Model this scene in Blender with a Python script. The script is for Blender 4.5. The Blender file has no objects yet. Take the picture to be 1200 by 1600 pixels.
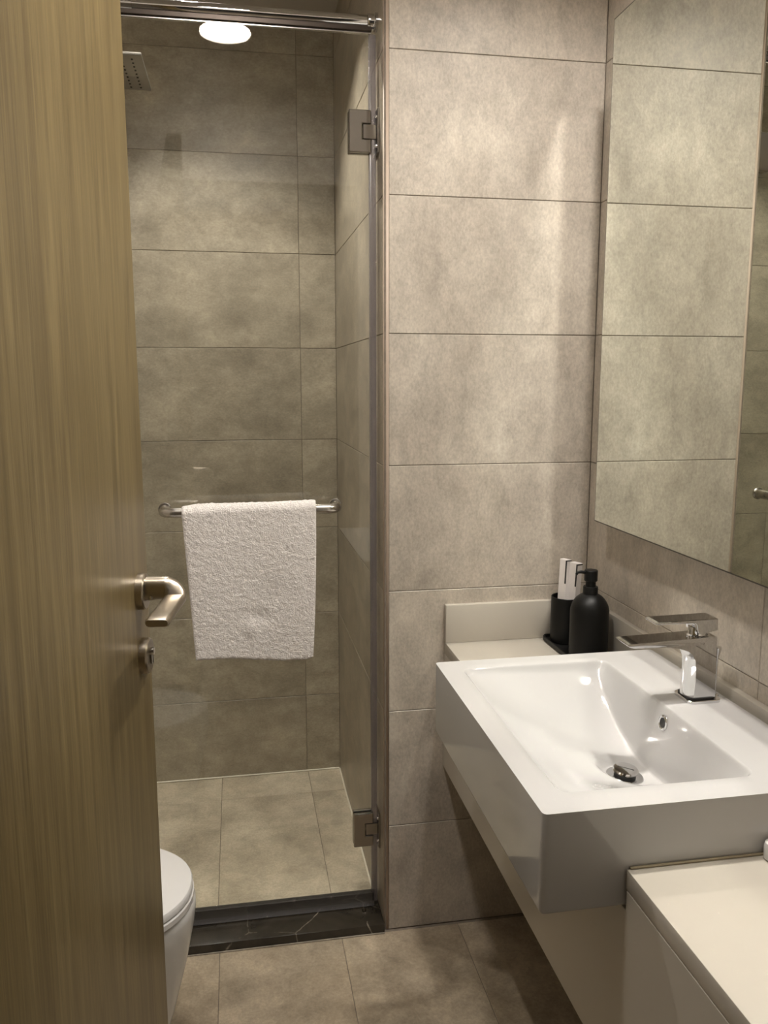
import bpy, bmesh, math, random
from mathutils import Vector, Matrix, noise as mnoise

random.seed(7)
scene = bpy.context.scene
COL = scene.collection
PI = math.pi

# ------------------------------------------------------------------ camera
F_PX, YAW, PITCH, ROLL, CAM_H = 1290.7, 0.1761, 0.1579, -0.0007, 1.3778
cam_data = bpy.data.cameras.new('camera')
cam = bpy.data.objects.new('camera', cam_data)
COL.objects.link(cam)
cam_data.sensor_fit = 'VERTICAL'
cam_data.sensor_height = 36.0
cam_data.sensor_width = 27.0
cam_data.lens = F_PX / 1600.0 * 36.0
cam_data.clip_start = 0.01
fwd = Vector((math.sin(YAW) * math.cos(PITCH), math.cos(YAW) * math.cos(PITCH), -math.sin(PITCH)))
rgt = Vector((math.cos(YAW), -math.sin(YAW), 0))
upv = rgt.cross(fwd)
r2 = rgt * math.cos(ROLL) + upv * math.sin(ROLL)
u2 = upv * math.cos(ROLL) - rgt * math.sin(ROLL)
cam.matrix_world = Matrix(((r2.x, u2.x, -fwd.x, 0), (r2.y, u2.y, -fwd.y, 0), (r2.z, u2.z, -fwd.z, CAM_H), (0, 0, 0, 1)))
scene.camera = cam

# ------------------------------------------------------------------ world, exposure
world = bpy.data.worlds.new('world')
scene.world = world
world.use_nodes = True
world.node_tree.nodes['Background'].inputs[0].default_value = (0.9, 0.85, 0.78, 1)
world.node_tree.nodes['Background'].inputs[1].default_value = 0.01
scene.view_settings.view_transform = 'Standard'
scene.view_settings.look = 'None'
scene.view_settings.exposure = 0.0
scene.view_settings.gamma = 1.0
scene.view_settings.use_curve_mapping = False
scene.cycles.max_bounces = 14
scene.cycles.diffuse_bounces = 5
scene.cycles.glossy_bounces = 8
scene.cycles.transparent_max_bounces = 24
scene.cycles.sample_clamp_indirect = 0.0
scene.cycles.blur_glossy = 0.02
scene.cycles.use_guiding = True
scene.cycles.use_surface_guiding = True
scene.cycles.use_denoising = True

# lamps: the downlight over the basin, the one in the room's middle and an added, unseen fill lamp in the hallway
LIGHT_COL = (1.0, 0.94, 0.872)
DOWNLIGHTS = [  # x, y, strength, recess depth, radius of the glowing disc, label
    (0.655, 1.20, 980.0, .050, .040, 'small recessed ceiling downlight straight above the washbasin'),
    (0.0, 0.985, 218.0, .008, .081, 'round flush ceiling downlight in the middle of the bathroom, reflected in the shower glass'),
    (-0.09, 2.22, 3500.0, .080, .022, 'small recessed downlight in the shower ceiling behind the glass door'),
    (0.15, -0.75, 14.0, .008, .081, 'added unseen fill lamp in the hallway ceiling outside the wooden door'),
]

# ------------------------------------------------------------------ dimensions
YW = 1.876      # front of the tiled pier beside the shower
XR = 0.8424     # mirror wall
YS = 2.777      # back wall of the shower
XS = 0.3335     # right wall of the shower
XL = -0.70      # left wall
YF = 0.50       # wall with the wooden door
HC = 2.491      # ceiling
K1 = 0.2824     # first tile joint height, then every 0.3 m
YG = 1.950      # front of the shower glass
JZ = [0.0] + [K1 + 0.3 * k for k in range(8)] + [HC]


# ------------------------------------------------------------------ helpers
def link(o, parent=None):
    COL.objects.link(o)
    if parent is not None:
        o.parent = parent
    return o


def tag(o, label=None, cat=None, group=None, kind=None):
    if label: o['label'] = label
    if cat: o['category'] = cat
    if group: o['group'] = group
    if kind: o['kind'] = kind
    return o


def finish(bm, ang=35.0, smooth=True):
    bmesh.ops.recalc_face_normals(bm, faces=bm.faces)
    a = math.radians(ang)
    for f in bm.faces:
        f.smooth = smooth
    if smooth:
        for e in bm.edges:
            if len(e.link_faces) == 2 and e.calc_face_angle(0) > a:
                e.smooth = False


def obj(name, bm, mat, parent=None, loc=None, ang=35.0, smooth=True, keep_normals=False):
    if not keep_normals:
        finish(bm, ang, smooth)
    me = bpy.data.meshes.new(name)
    bm.to_mesh(me)
    bm.free()
    if mat: me.materials.append(mat)
    o = bpy.data.objects.new(name, me)
    if loc is not None: o.location = loc
    return link(o, parent)


def empty(name, loc, label, cat, group=None, kind=None, rz=0.0):
    o = bpy.data.objects.new(name, None)
    o.empty_display_size = 0.05
    o.location = loc
    o.rotation_euler = (0, 0, rz)
    link(o)
    return tag(o, label, cat, group, kind)


def add_box(bm, x0, x1, y0, y1, z0, z1, bev=0.0, seg=2):
    res = bmesh.ops.create_cube(bm, size=1.0)
    vs = res['verts']
    for v in vs:
        v.co = Vector((x0 + (v.co.x + .5) * (x1 - x0), y0 + (v.co.y + .5) * (y1 - y0), z0 + (v.co.z + .5) * (z1 - z0)))
    if bev > 0:
        es = set()
        for v in vs:
            es.update(v.link_edges)
        bmesh.ops.bevel(bm, geom=list(es), offset=bev, segments=seg, profile=0.5, affect='EDGES')
    return bm


def box(x0, x1, y0, y1, z0, z1, bev=0.0, seg=2):
    return add_box(bmesh.new(), x0, x1, y0, y1, z0, z1, bev, seg)


def add_prism(bm, pts, axis, a0, a1, bev=0.0, seg=2):
    """extrude a 2D polygon along an axis; pts are in the other two axes' order (x,y,z minus axis)"""
    def mk(p, a):
        if axis == 'z': return (p[0], p[1], a)
        if axis == 'y': return (p[0], a, p[1])
        return (a, p[0], p[1])
    lo = [bm.verts.new(mk(p, a0)) for p in pts]
    hi = [bm.verts.new(mk(p, a1)) for p in pts]
    n = len(pts)
    fs = [bm.faces.new(lo), bm.faces.new(list(reversed(hi)))]
    for i in range(n):
        fs.append(bm.faces.new((lo[i], hi[i], hi[(i + 1) % n], lo[(i + 1) % n])))
    bmesh.ops.recalc_face_normals(bm, faces=fs)
    if bev > 0:
        es = set()
        for v in lo + hi:
            es.update(v.link_edges)
        sharp = [e for e in es if e.calc_face_angle(0) > math.radians(40)]
        bmesh.ops.bevel(bm, geom=sharp, offset=bev, segments=seg, profile=0.5, affect='EDGES')
    return bm


def add_lathe(bm, prof, c=(0, 0, 0), n=40, axis='z'):
    """surface of revolution; prof = list of (r, h)"""
    rings = []
    for r, h in prof:
        if r < 1e-6:
            rings.append([bm.verts.new((0, 0, h))])
        else:
            rings.append([bm.verts.new((r * math.cos(2 * PI * i / n), r * math.sin(2 * PI * i / n), h)) for i in range(n)])
    for a, b in zip(rings, rings[1:]):
        for i in range(n):
            j = (i + 1) % n
            if len(a) == 1 and len(b) == 1: continue
            if len(a) == 1: bm.faces.new((a[0], b[i], b[j]))
            elif len(b) == 1: bm.faces.new((a[i], b[0], a[j]))
            else: bm.faces.new((a[i], b[i], b[j], a[j]))
    m = {'z': Matrix.Identity(3), 'x': Matrix(((0, 0, 1), (0, 1, 0), (-1, 0, 0))), 'y': Matrix(((1, 0, 0), (0, 0, 1), (0, -1, 0)))}[axis]
    for ring in rings:
        for v in ring:
            v.co = m @ v.co + Vector(c)
    return bm


def add_loft(bm, rings, cap=True):
    rv = [[bm.verts.new(p) for p in r] for r in rings]
    n = len(rv[0])
    for a, b in zip(rv, rv[1:]):
        for i in range(n):
            j = (i + 1) % n
            bm.faces.new((a[i], b[i], b[j], a[j]))
    if cap:
        bm.faces.new(rv[0])
        bm.faces.new(list(reversed(rv[-1])))
    return bm


def add_tube(bm, path, r, n=16, cap=True):
    path = [Vector(p) for p in path]
    rings = []
    t0 = (path[1] - path[0]).normalized()
    up = Vector((0, 0, 1)) if abs(t0.z) < .9 else Vector((1, 0, 0))
    side = t0.cross(up).normalized()
    for i, p in enumerate(path):
        if i == 0: t = path[1] - path[0]
        elif i == len(path) - 1: t = path[-1] - path[-2]
        else: t = (path[i + 1] - path[i]).normalized() + (path[i] - path[i - 1]).normalized()
        t.normalize()
        side = (side - t * side.dot(t)).normalized()
        nn = t.cross(side)
        rr = r[i] if isinstance(r, (list, tuple)) else r
        rings.append([p + (side * math.cos(2 * PI * k / n) + nn * math.sin(2 * PI * k / n)) * rr for k in range(n)])
    return add_loft(bm, rings, cap)


def rrect(cx, cy, hx, hy, r, n=6):
    """rounded rectangle outline, counter-clockwise"""
    pts = []
    for sx, sy, a0 in ((1, 1, 0), (-1, 1, 90), (-1, -1, 180), (1, -1, 270)):
        for k in range(n + 1):
            a = math.radians(a0 + 90 * k / n)
            pts.append((cx + sx * (hx - r) + r * math.cos(a), cy + sy * (hy - r) + r * math.sin(a)))
    return pts


# ------------------------------------------------------------------ materials
def new_mat(name):
    m = bpy.data.materials.new(name)
    m.use_nodes = True
    nt = m.node_tree
    for n in list(nt.nodes):
        if n.type != 'OUTPUT_MATERIAL': nt.nodes.remove(n)
    out = [n for n in nt.nodes if n.type == 'OUTPUT_MATERIAL'][0]
    return m, nt, out


def principled(nt, out, **kw):
    b = nt.nodes.new('ShaderNodeBsdfPrincipled')
    for k, v in kw.items():
        b.inputs[k.replace('_', ' ')].default_value = v
    nt.links.new(b.outputs[0], out.inputs[0])
    return b


def c4(c): return (c[0], c[1], c[2], 1.0)


def noise_tex(nt, vec, scale, detail=4, rough=.5, dist=0.0):
    n = nt.nodes.new('ShaderNodeTexNoise')
    n.inputs['Scale'].default_value = scale
    n.inputs['Detail'].default_value = detail
    n.inputs['Roughness'].default_value = rough
    n.inputs['Distortion'].default_value = dist
    nt.links.new(vec, n.inputs['Vector'])
    return n.outputs['Fac']


def ramp(nt, fac, stops):
    r = nt.nodes.new('ShaderNodeValToRGB')
    e = r.color_ramp.elements
    while len(e) < len(stops): e.new(0.5)
    for i, (p, c) in enumerate(stops):
        e[i].position = p
        e[i].color = c4(c) if len(c) == 3 else c
    nt.links.new(fac, r.inputs[0])
    return r.outputs[0]


def mixc(nt, fac, a, b, mode='MIX'):
    m = nt.nodes.new('ShaderNodeMix')
    m.data_type = 'RGBA'
    m.blend_type = mode
    for s, v in ((m.inputs[0], fac), (m.inputs[6], a), (m.inputs[7], b)):
        if hasattr(v, 'links'): nt.links.new(v, s)
        else: s.default_value = v if isinstance(v, float) else c4(v)
    return m.outputs[2]


def bump(nt, h, strength, dist=0.002):
    b = nt.nodes.new('ShaderNodeBump')
    b.inputs['Strength'].default_value = strength
    b.inputs['Distance'].default_value = dist
    nt.links.new(h, b.inputs['Height'])
    return b.outputs[0]


def obj_coords(nt, random_shift=True, stretch=(1, 1, 1)):
    tc = nt.nodes.new('ShaderNodeTexCoord')
    v = tc.outputs['Object']
    if random_shift:
        oi = nt.nodes.new('ShaderNodeObjectInfo')
        mul = nt.nodes.new('ShaderNodeMath'); mul.operation = 'MULTIPLY'; mul.inputs[1].default_value = 61.7
        nt.links.new(oi.outputs['Random'], mul.inputs[0])
        add = nt.nodes.new('ShaderNodeVectorMath'); add.operation = 'ADD'
        nt.links.new(v, add.inputs[0]); nt.links.new(mul.outputs[0], add.inputs[1])
        v = add.outputs[0]
    mp = nt.nodes.new('ShaderNodeMapping')
    mp.inputs['Scale'].default_value = stretch
    nt.links.new(v, mp.inputs['Vector'])
    return mp.outputs[0]


def tile_mat(name, dark, light, rough=0.42, stretch=(1, 1, 1), contrast=.8):
    m, nt, out = new_mat(name)
    b = principled(nt, out, Roughness=rough)
    v = obj_coords(nt, True, stretch)
    n1 = noise_tex(nt, v, 4.2, 10, .60, .15)
    n2 = noise_tex(nt, v, 13, 12, .72, .25)
    n3 = noise_tex(nt, v, 330, 2, .6)
    n4 = noise_tex(nt, v, 30, 12, .80, .35)
    n5 = noise_tex(nt, v, 150, 4, .7)
    col = ramp(nt, n1, [(.32, dark), (.66, light)])
    col = mixc(nt, contrast, col, ramp(nt, n2, [(.30, (.30, .30, .30)), (.70, (.70, .70, .70))]), 'OVERLAY')
    col = mixc(nt, .75, col, ramp(nt, n5, [(.25, (.36, .36, .36)), (.75, (.64, .64, .64))]), 'OVERLAY')
    # pale scuffs and pin specks, darker pits
    sp2 = ramp(nt, n4, [(.56, (0, 0, 0)), (.74, (.55, .55, .55))])
    sp = ramp(nt, n3, [(.50, (.15, .15, .15)), (.72, (1, 1, 1))])
    mul = mixc(nt, 1.0, sp, sp2, 'MULTIPLY')
    col = mixc(nt, mul, col, tuple(min(1, c * 1.7) for c in light))
    dk = ramp(nt, n4, [(.24, (.80, .79, .77)), (.38, (1, 1, 1))])
    col = mixc(nt, 1.0, col, dk, 'MULTIPLY')
    nt.links.new(col, b.inputs['Base Color'])
    rr = nt.nodes.new('ShaderNodeMapRange')
    rr.inputs['To Min'].default_value = rough - .09
    rr.inputs['To Max'].default_value = rough + .12
    nt.links.new(n2, rr.inputs['Value'])
    nt.links.new(rr.outputs[0], b.inputs['Roughness'])
    nt.links.new(bump(nt, n5, .10, .0012), b.inputs['Normal'])
    return m


def plain(name, col, rough=.5, metal=0.0, var=0.04, scale=30, bmp=0.0, **kw):
    m, nt, out = new_mat(name)
    b = principled(nt, out, Roughness=rough, Metallic=metal, **kw)
    v = obj_coords(nt, False)
    n = noise_tex(nt, v, scale, 5, .55)
    lo = tuple(c * (1 - var) for c in col)
    hi = tuple(min(1, c * (1 + var)) for c in col)
    nt.links.new(ramp(nt, n, [(.3, lo), (.7, hi)]), b.inputs['Base Color'])
    if bmp: nt.links.new(bump(nt, n, bmp), b.inputs['Normal'])
    return m


M = {}
M['tile_wall'] = tile_mat('beige_concrete_tile', (.405, .356, .297), (.525, .474, .402), .40, (1.2, 1.2, .75), .55)
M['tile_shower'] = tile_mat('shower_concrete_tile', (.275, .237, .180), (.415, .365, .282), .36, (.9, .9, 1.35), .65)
M['tile_floor'] = tile_mat('floor_concrete_tile', (.300, .240, .168), (.430, .357, .262), .42, (1, 1, 1), .8)
M['tile_shower_floor_lit'] = tile_mat('shower_tile_lit_copy', (.37, .315, .235), (.54, .475, .365), .40, (1, 1, 1), .65)  # shower tile lightened, standing in for stronger lamp light on the floor
M['grout'] = plain('grout', (.20, .165, .13), .9, var=.2, scale=60)
M['caulk'] = plain('white_caulk', (.72, .68, .58), .6)
M['trim'] = plain('corner_bead', (.47, .375, .30), .45, var=.05, scale=14)
M['ceiling'] = plain('ceiling_paint', (.50, .47, .42), .8, var=.02)
M['baffle'] = plain('black_baffle', (.02, .02, .02), .6, var=.02)
M['paint'] = plain('hallway_paint', (.25, .235, .21), .8, var=.02)
M['ceramic'] = plain('white_ceramic', (.50, .495, .49), .06, var=.008, scale=5)
M['toilet'] = plain('toilet_ceramic', (.67, .66, .65), .08, var=.008, scale=5)
M['counter'] = plain('cream_solid_surface', (.475, .44, .38), .28, var=.015, scale=8)
M['cabinet'] = plain('cream_lacquer', (.475, .44, .38), .30, var=.015, scale=8)
M['chrome'] = plain('chrome', (.68, .68, .685), .035, 1.0, var=.005)
M['hinge_metal'] = plain('polished_steel', (.34, .315, .285), .22, 1.0, var=.02)
M['head_metal'] = plain('grey_head_metal', (.30, .28, .25), .40, .7, var=.02)
M['steel'] = plain('brushed_steel', (.60, .575, .54), .24, 1.0, var=.05, scale=90)
M['nickel'] = plain('satin_nickel', (.42, .37, .30), .30, 1.0, var=.04, scale=120)
M['dark_metal'] = plain('dark_channel', (.06, .045, .035), .35, .6, var=.05)
M['black'] = plain('matte_black_plastic', (.0045, .0045, .0042), .45, var=.1, scale=50)
M['black'].node_tree.nodes['Principled BSDF'].inputs['Specular IOR Level'].default_value = .28
M['blackprint'] = plain('black_ink', (.012, .010, .010), .6)
M['white_card'] = plain('white_card', (.72, .68, .65), .55, var=.04, scale=40)
M['mirror_edge'] = plain('mirror_edge', (.06, .05, .04), .3)
M['mirror_back'] = plain('mirror_backing', (.40, .35, .28), .6)
M['rubber'] = plain('dark_rubber', (.02, .02, .02), .6)
M['towel'] = None


def mat_mirror():
    m, nt, out = new_mat('silvered_glass')
    b = principled(nt, out, Roughness=.005, Metallic=1.0)
    v = obj_coords(nt, False)
    n = noise_tex(nt, v, 2, 2)
    nt.links.new(ramp(nt, n, [(.2, (.800, .835, .775)), (.8, (.810, .842, .785))]), b.inputs['Base Color'])
    return m


def mat_glass(name, tint, f0=.045, rough=.0):
    """thin pane: transparent body with a Schlick reflection"""
    m, nt, out = new_mat(name)
    geo = nt.nodes.new('ShaderNodeNewGeometry')
    dot = nt.nodes.new('ShaderNodeVectorMath'); dot.operation = 'DOT_PRODUCT'
    nt.links.new(geo.outputs['Incoming'], dot.inputs[0]); nt.links.new(geo.outputs['Normal'], dot.inputs[1])
    ab = nt.nodes.new('ShaderNodeMath'); ab.operation = 'ABSOLUTE'; nt.links.new(dot.outputs['Value'], ab.inputs[0])
    su = nt.nodes.new('ShaderNodeMath'); su.operation = 'SUBTRACT'; su.inputs[0].default_value = 1.0; nt.links.new(ab.outputs[0], su.inputs[1])
    pw = nt.nodes.new('ShaderNodeMath'); pw.operation = 'POWER'; pw.inputs[1].default_value = 5.0; nt.links.new(su.outputs[0], pw.inputs[0])
    ma = nt.nodes.new('ShaderNodeMath'); ma.operation = 'MULTIPLY_ADD'; ma.inputs[1].default_value = 1 - f0; ma.inputs[2].default_value = f0
    nt.links.new(pw.outputs[0], ma.inputs[0])
    tr = nt.nodes.new('ShaderNodeBsdfTransparent')
    tr.inputs[0].default_value = c4(tint)
    gl = nt.nodes.new('ShaderNodeBsdfGlossy'); gl.inputs['Roughness'].default_value = rough
    mx = nt.nodes.new('ShaderNodeMixShader')
    nt.links.new(ma.outputs[0], mx.inputs[0]); nt.links.new(tr.outputs[0], mx.inputs[1]); nt.links.new(gl.outputs[0], mx.inputs[2])
    nt.links.new(mx.outputs[0], out.inputs[0])
    return m


def mat_wood():
    m, nt, out = new_mat('oak_laminate')
    b = principled(nt, out, Roughness=.40)
    v = obj_coords(nt, False, (26, 26, 1.1))
    n1 = noise_tex(nt, v, 2.2, 8, .62, .6)
    v2 = obj_coords(nt, False, (95, 95, 3.2))
    n2 = noise_tex(nt, v2, 3.0, 6, .6, .2)
    v3 = obj_coords(nt, False, (5, 5, .25))
    n3 = noise_tex(nt, v3, 2.0, 3, .5)
    col = ramp(nt, n1, [(.30, (.125, .088, .036)), (.52, (.190, .140, .060)), (.72, (.25, .188, .086))])
    col = mixc(nt, .6, col, ramp(nt, n2, [(.3, (.32, .32, .32)), (.7, (.66, .66, .66))]), 'OVERLAY')
    col = mixc(nt, .35, col, ramp(nt, n3, [(.3, (.38, .38, .38)), (.7, (.62, .62, .62))]), 'OVERLAY')
    nt.links.new(col, b.inputs['Base Color'])
    nt.links.new(bump(nt, n2, .12, .001), b.inputs['Normal'])
    return m


def mat_marble():
    m, nt, out = new_mat('black_marble')
    b = principled(nt, out, Roughness=.16)
    v = obj_coords(nt, False)
    n1 = noise_tex(nt, v, 6, 6, .6, 1.0)
    w = nt.nodes.new('ShaderNodeTexVoronoi'); w.feature = 'DISTANCE_TO_EDGE'; w.inputs['Scale'].default_value = 5.0
    dv = nt.nodes.new('ShaderNodeVectorMath'); dv.operation = 'ADD'
    nz = nt.nodes.new('ShaderNodeTexNoise'); nz.inputs['Scale'].default_value = 9; nz.inputs['Detail'].default_value = 4
    nt.links.new(v, nz.inputs['Vector'])
    sc = nt.nodes.new('ShaderNodeVectorMath'); sc.operation = 'SCALE'; sc.inputs['Scale'].default_value = .035
    nt.links.new(nz.outputs['Color'], sc.inputs[0]); nt.links.new(v, dv.inputs[0]); nt.links.new(sc.outputs[0], dv.inputs[1])
    nt.links.new(dv.outputs[0], w.inputs['Vector'])
    vein = ramp(nt, w.outputs['Distance'], [(.0, (1, 1, 1)), (.011, (0, 0, 0))])
    brk = ramp(nt, n1, [(.50, (0, 0, 0)), (.62, (1, 1, 1))])
    vm = mixc(nt, 1.0, vein, brk, 'MULTIPLY')
    base = ramp(nt, n1, [(.3, (.018, .015, .011)), (.7, (.045, .038, .028))])
    nt.links.new(mixc(nt, vm, base, (.32, .28, .21)), b.inputs['Base Color'])
    return m


def mat_towel():
    m, nt, out = new_mat('white_terry')
    b = principled(nt, out, Roughness=1.0)
    b.inputs['Sheen Weight'].default_value = .25
    v = obj_coords(nt, False)
    n = noise_tex(nt, v, 330, 3, .6)
    n2 = noise_tex(nt, v, 6, 3, .6)
    col = ramp(nt, n, [(.30, (.70, .65, .62)), (.62, (.96, .915, .885))])
    col = mixc(nt, .25, col, ramp(nt, n2, [(.3, (.46, .44, .42)), (.7, (.56, .54, .53))]), 'OVERLAY')
    nt.links.new(col, b.inputs['Base Color'])
    nt.links.new(bump(nt, n, .95, .004), b.inputs['Normal'])
    return m


def mat_emit(name, col, s):
    m, nt, out = new_mat(name)
    e = nt.nodes.new('ShaderNodeEmission')
    e.inputs[0].default_value = c4(col)
    e.inputs[1].default_value = s
    nt.links.new(e.outputs[0], out.inputs[0])
    return m


M['mirror'] = mat_mirror()
M['glass'] = mat_glass('clear_shower_glass', (.975, .982, .962))
M['seal'] = mat_glass('clear_plastic_seal', (.70, .68, .70), .08, .25)
_nt = M['seal'].node_tree
_o = [n for n in _nt.nodes if n.type == 'OUTPUT_MATERIAL'][0]
_src = _o.inputs[0].links[0].from_socket
_d = _nt.nodes.new('ShaderNodeBsdfDiffuse'); _d.inputs[0].default_value = (.12, .115, .11, 1)
_m = _nt.nodes.new('ShaderNodeMixShader'); _m.inputs[0].default_value = .32
_nt.links.new(_src, _m.inputs[1]); _nt.links.new(_d.outputs[0], _m.inputs[2]); _nt.links.new(_m.outputs[0], _o.inputs[0])
M['side_seal'] = M['seal'].copy()
[n for n in M['side_seal'].node_tree.nodes if n.type == 'BSDF_DIFFUSE'][0].inputs[0].default_value = (.40, .37, .38, 1)
M['wood'] = mat_wood()
M['marble'] = mat_marble()
M['towel'] = mat_towel()

# ------------------------------------------------------------------ structure
_tile_cache = {}


def tile(parent, mat, axis, sign, u0, u1, v0, v1, face, gap=.0016, th=.0065):
    """one tile slab with a small arris; axis is the normal of the wall, face the coordinate of the tile's front"""
    du, dv = u1 - u0 - gap, v1 - v0 - gap
    key = (axis, sign, round(du, 4), round(dv, 4), mat.name)
    me = _tile_cache.get(key)
    if me is None:
        bm = bmesh.new()
        hu, hv = du / 2, dv / 2
        if axis == 'y': add_box(bm, -hu, hu, *sorted((0, -sign * th)), -hv, hv)
        elif axis == 'x': add_box(bm, *sorted((0, -sign * th)), -hu, hu, -hv, hv)
        else: add_box(bm, -hu, hu, -hv, hv, -th, 0)
        ax = 'xyz'.index(axis)
        es = [e for e in bm.edges if all(abs(v.co[ax]) < 1e-6 for v in e.verts)]
        bmesh.ops.bevel(bm, geom=es, offset=.0009, segments=1, affect='EDGES')
        finish(bm, 20)
        me = bpy.data.meshes.new('tile')
        bm.to_mesh(me); bm.free()
        me.materials.append(mat)
        _tile_cache[key] = me
    o = bpy.data.objects.new('tile', me)
    cu, cv = (u0 + u1) / 2, (v0 + v1) / 2
    jig = random.uniform(-.0003, .0003)
    o.location = {'y': (cu, face + jig, cv), 'x': (face + jig, cu, cv), 'z': (cu, cv, face + jig)}[axis]
    return link(o, parent)


def struct(name, bm, mat, label, cat='wall', parent=None):
    o = obj(name, bm, mat, parent, smooth=False)
    return tag(o, label, cat, kind='structure')


REC = .0018  # depth of the joints
floor = struct('floor', box(XL - .1, XR + .1, YF - .1, YW + .02, -.06, -REC), M['grout'],
               'bathroom floor of square-cut beige concrete tiles in front of the shower sill', 'floor')
for a, b in ((XL, -.376), (-.376, -.076), (-.076, .224), (.224, .524), (.524, XR)):
    for c, d in ((YF, .66), (.66, 1.262), (1.262, 1.868)):
        tile(floor, M['tile_floor'], 'z', 1, a, b, c, d, 0.0)
sfloor = struct('floor_shower', box(XL - .1, XS + .1, YW + .02, YS + .1, -.06, -REC), M['grout'],
                'shower floor of beige concrete tiles behind the black sill', 'floor')
for a, b in ((XL, -.383), (-.383, -.083), (-.083, .218), (.218, XS)):
    for c, d in ((2.018, 2.617), (2.617, YS)):
        tile(sfloor, M['tile_shower_floor_lit'], 'z', 1, a, b, c, d, 0.0)

ceil = struct('ceiling', box(XL - .1, XR + .1, YF - .1, YS + .1, HC + .11, HC + .15), M['ceiling'],
              'plain painted bathroom ceiling with recessed downlights', 'ceiling')


def ceiling_with_holes(name, x0, x1, y0, y1, z0, z1, holes, r):
    """plasterboard panel with round cut-outs for the recessed lamps, built as a fan of quads around each hole"""
    bm = bmesh.new()
    holes = sorted(holes)
    xs = [x0]
    for (ax, ay), (bx, by) in zip(holes, holes[1:]):
        xs.append((ax + bx) / 2)
    xs.append(x1)
    n = 48
    for (hx, hy), xa, xb in zip(holes, xs, xs[1:]):
        inner, outer = [], []
        angs = sorted(set([2 * PI * i / n for i in range(n)] + [math.atan2(yy - hy, xx - hx) % (2 * PI) for xx in (xa, xb) for yy in (y0, y1)]))
        for a in angs:
            c, s = math.cos(a), math.sin(a)
            t = min(((xb - hx) / c if c > 1e-9 else (xa - hx) / c if c < -1e-9 else 1e9), ((y1 - hy) / s if s > 1e-9 else (y0 - hy) / s if s < -1e-9 else 1e9))
            inner.append((hx + r * c, hy + r * s)); outer.append((hx + t * c, hy + t * s))
        il = [bm.verts.new((*p, z0)) for p in inner]; ol = [bm.verts.new((*p, z0)) for p in outer]
        ih = [bm.verts.new((*p, z1)) for p in inner]
        m = len(angs)
        for i in range(m):
            j = (i + 1) % m
            bm.faces.new((il[i], ol[i], ol[j], il[j]))
            bm.faces.new((il[i], il[j], ih[j], ih[i]))
    return bm


LR = .085
cpan = ceiling_with_holes('ceiling', XL - .1, XR + .1, YF - .1, 1.9, HC, HC + .06, [(d[0], d[1]) for d in DOWNLIGHTS if 0 < d[1] < 1.7], LR)
finish(cpan, smooth=False)
for f in cpan.faces:
    if abs(f.normal.z) > .5 and f.normal.z > 0: f.normal_flip()
obj('ceiling_board', cpan, M['ceiling'], ceil, keep_normals=True)
cpan = ceiling_with_holes('ceiling', XL - .1, XR + .1, 1.9, YS + .1, HC, HC + .06, [(d[0], d[1]) for d in DOWNLIGHTS if d[1] > 1.7], LR)
finish(cpan, smooth=False)
for f in cpan.faces:
    if f.normal.z > .5: f.normal_flip()
obj('ceiling_board', cpan, M['ceiling'], ceil, keep_normals=True)

# pier beside the shower (faces the camera), mirror wall, shower walls
wb = struct('wall_back', box(XS + REC, XR + .12, YW + REC, YS + .12, -.06, HC + .15), M['grout'],
            'pale beige concrete-tiled wall between the shower and the mirror')
for z0, z1 in zip(JZ, JZ[1:]):
    tile(wb, M['tile_wall'], 'y', -1, XS + .0115, XR, z0, z1, YW)
wr = struct('wall_right', box(XR + REC, XR + .12, YF - .1, YW + REC, -.06, HC + .15), M['grout'],
            'beige concrete-tiled wall behind the mirror and the washbasin')
for z0, z1 in zip(JZ, JZ[1:]):
    tile(wr, M['tile_wall'], 'x', -1, YF, 1.183, z0, z1, XR)
    tile(wr, M['tile_wall'], 'x', -1, 1.183, YW, z0, z1, XR)
wsb = struct('wall_shower_back', box(XL - .1, XS + REC, YS + REC, YS + .12, -.06, HC + .15), M['grout'],
             'concrete-tiled back wall of the shower behind the glass door')
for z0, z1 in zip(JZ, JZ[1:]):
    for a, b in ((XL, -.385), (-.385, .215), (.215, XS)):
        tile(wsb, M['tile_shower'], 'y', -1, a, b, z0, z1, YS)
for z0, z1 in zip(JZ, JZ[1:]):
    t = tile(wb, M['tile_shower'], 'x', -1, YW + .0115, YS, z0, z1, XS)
wl = struct('wall_left', box(XL - .12, XL, YF - .1, YS + .12, -.06, HC + .15), M['tile_wall'],
            'tiled wall behind the toilet and the shower head, mostly hidden by the wooden door')
wf_bm = box(XL - .1, -.245, YF - .1, YF, -.06, HC + .15)
add_box(wf_bm, .50, XR + .12, YF - .1, YF, -.06, HC + .15)
add_box(wf_bm, -.245, .50, YF - .1, YF, 2.14, HC + .15)
wf = struct('wall_front', wf_bm, plain('front_wall_paint', (.50, .46, .41), .7, var=.02), 'wall with the doorway through which the photograph is taken')

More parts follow.
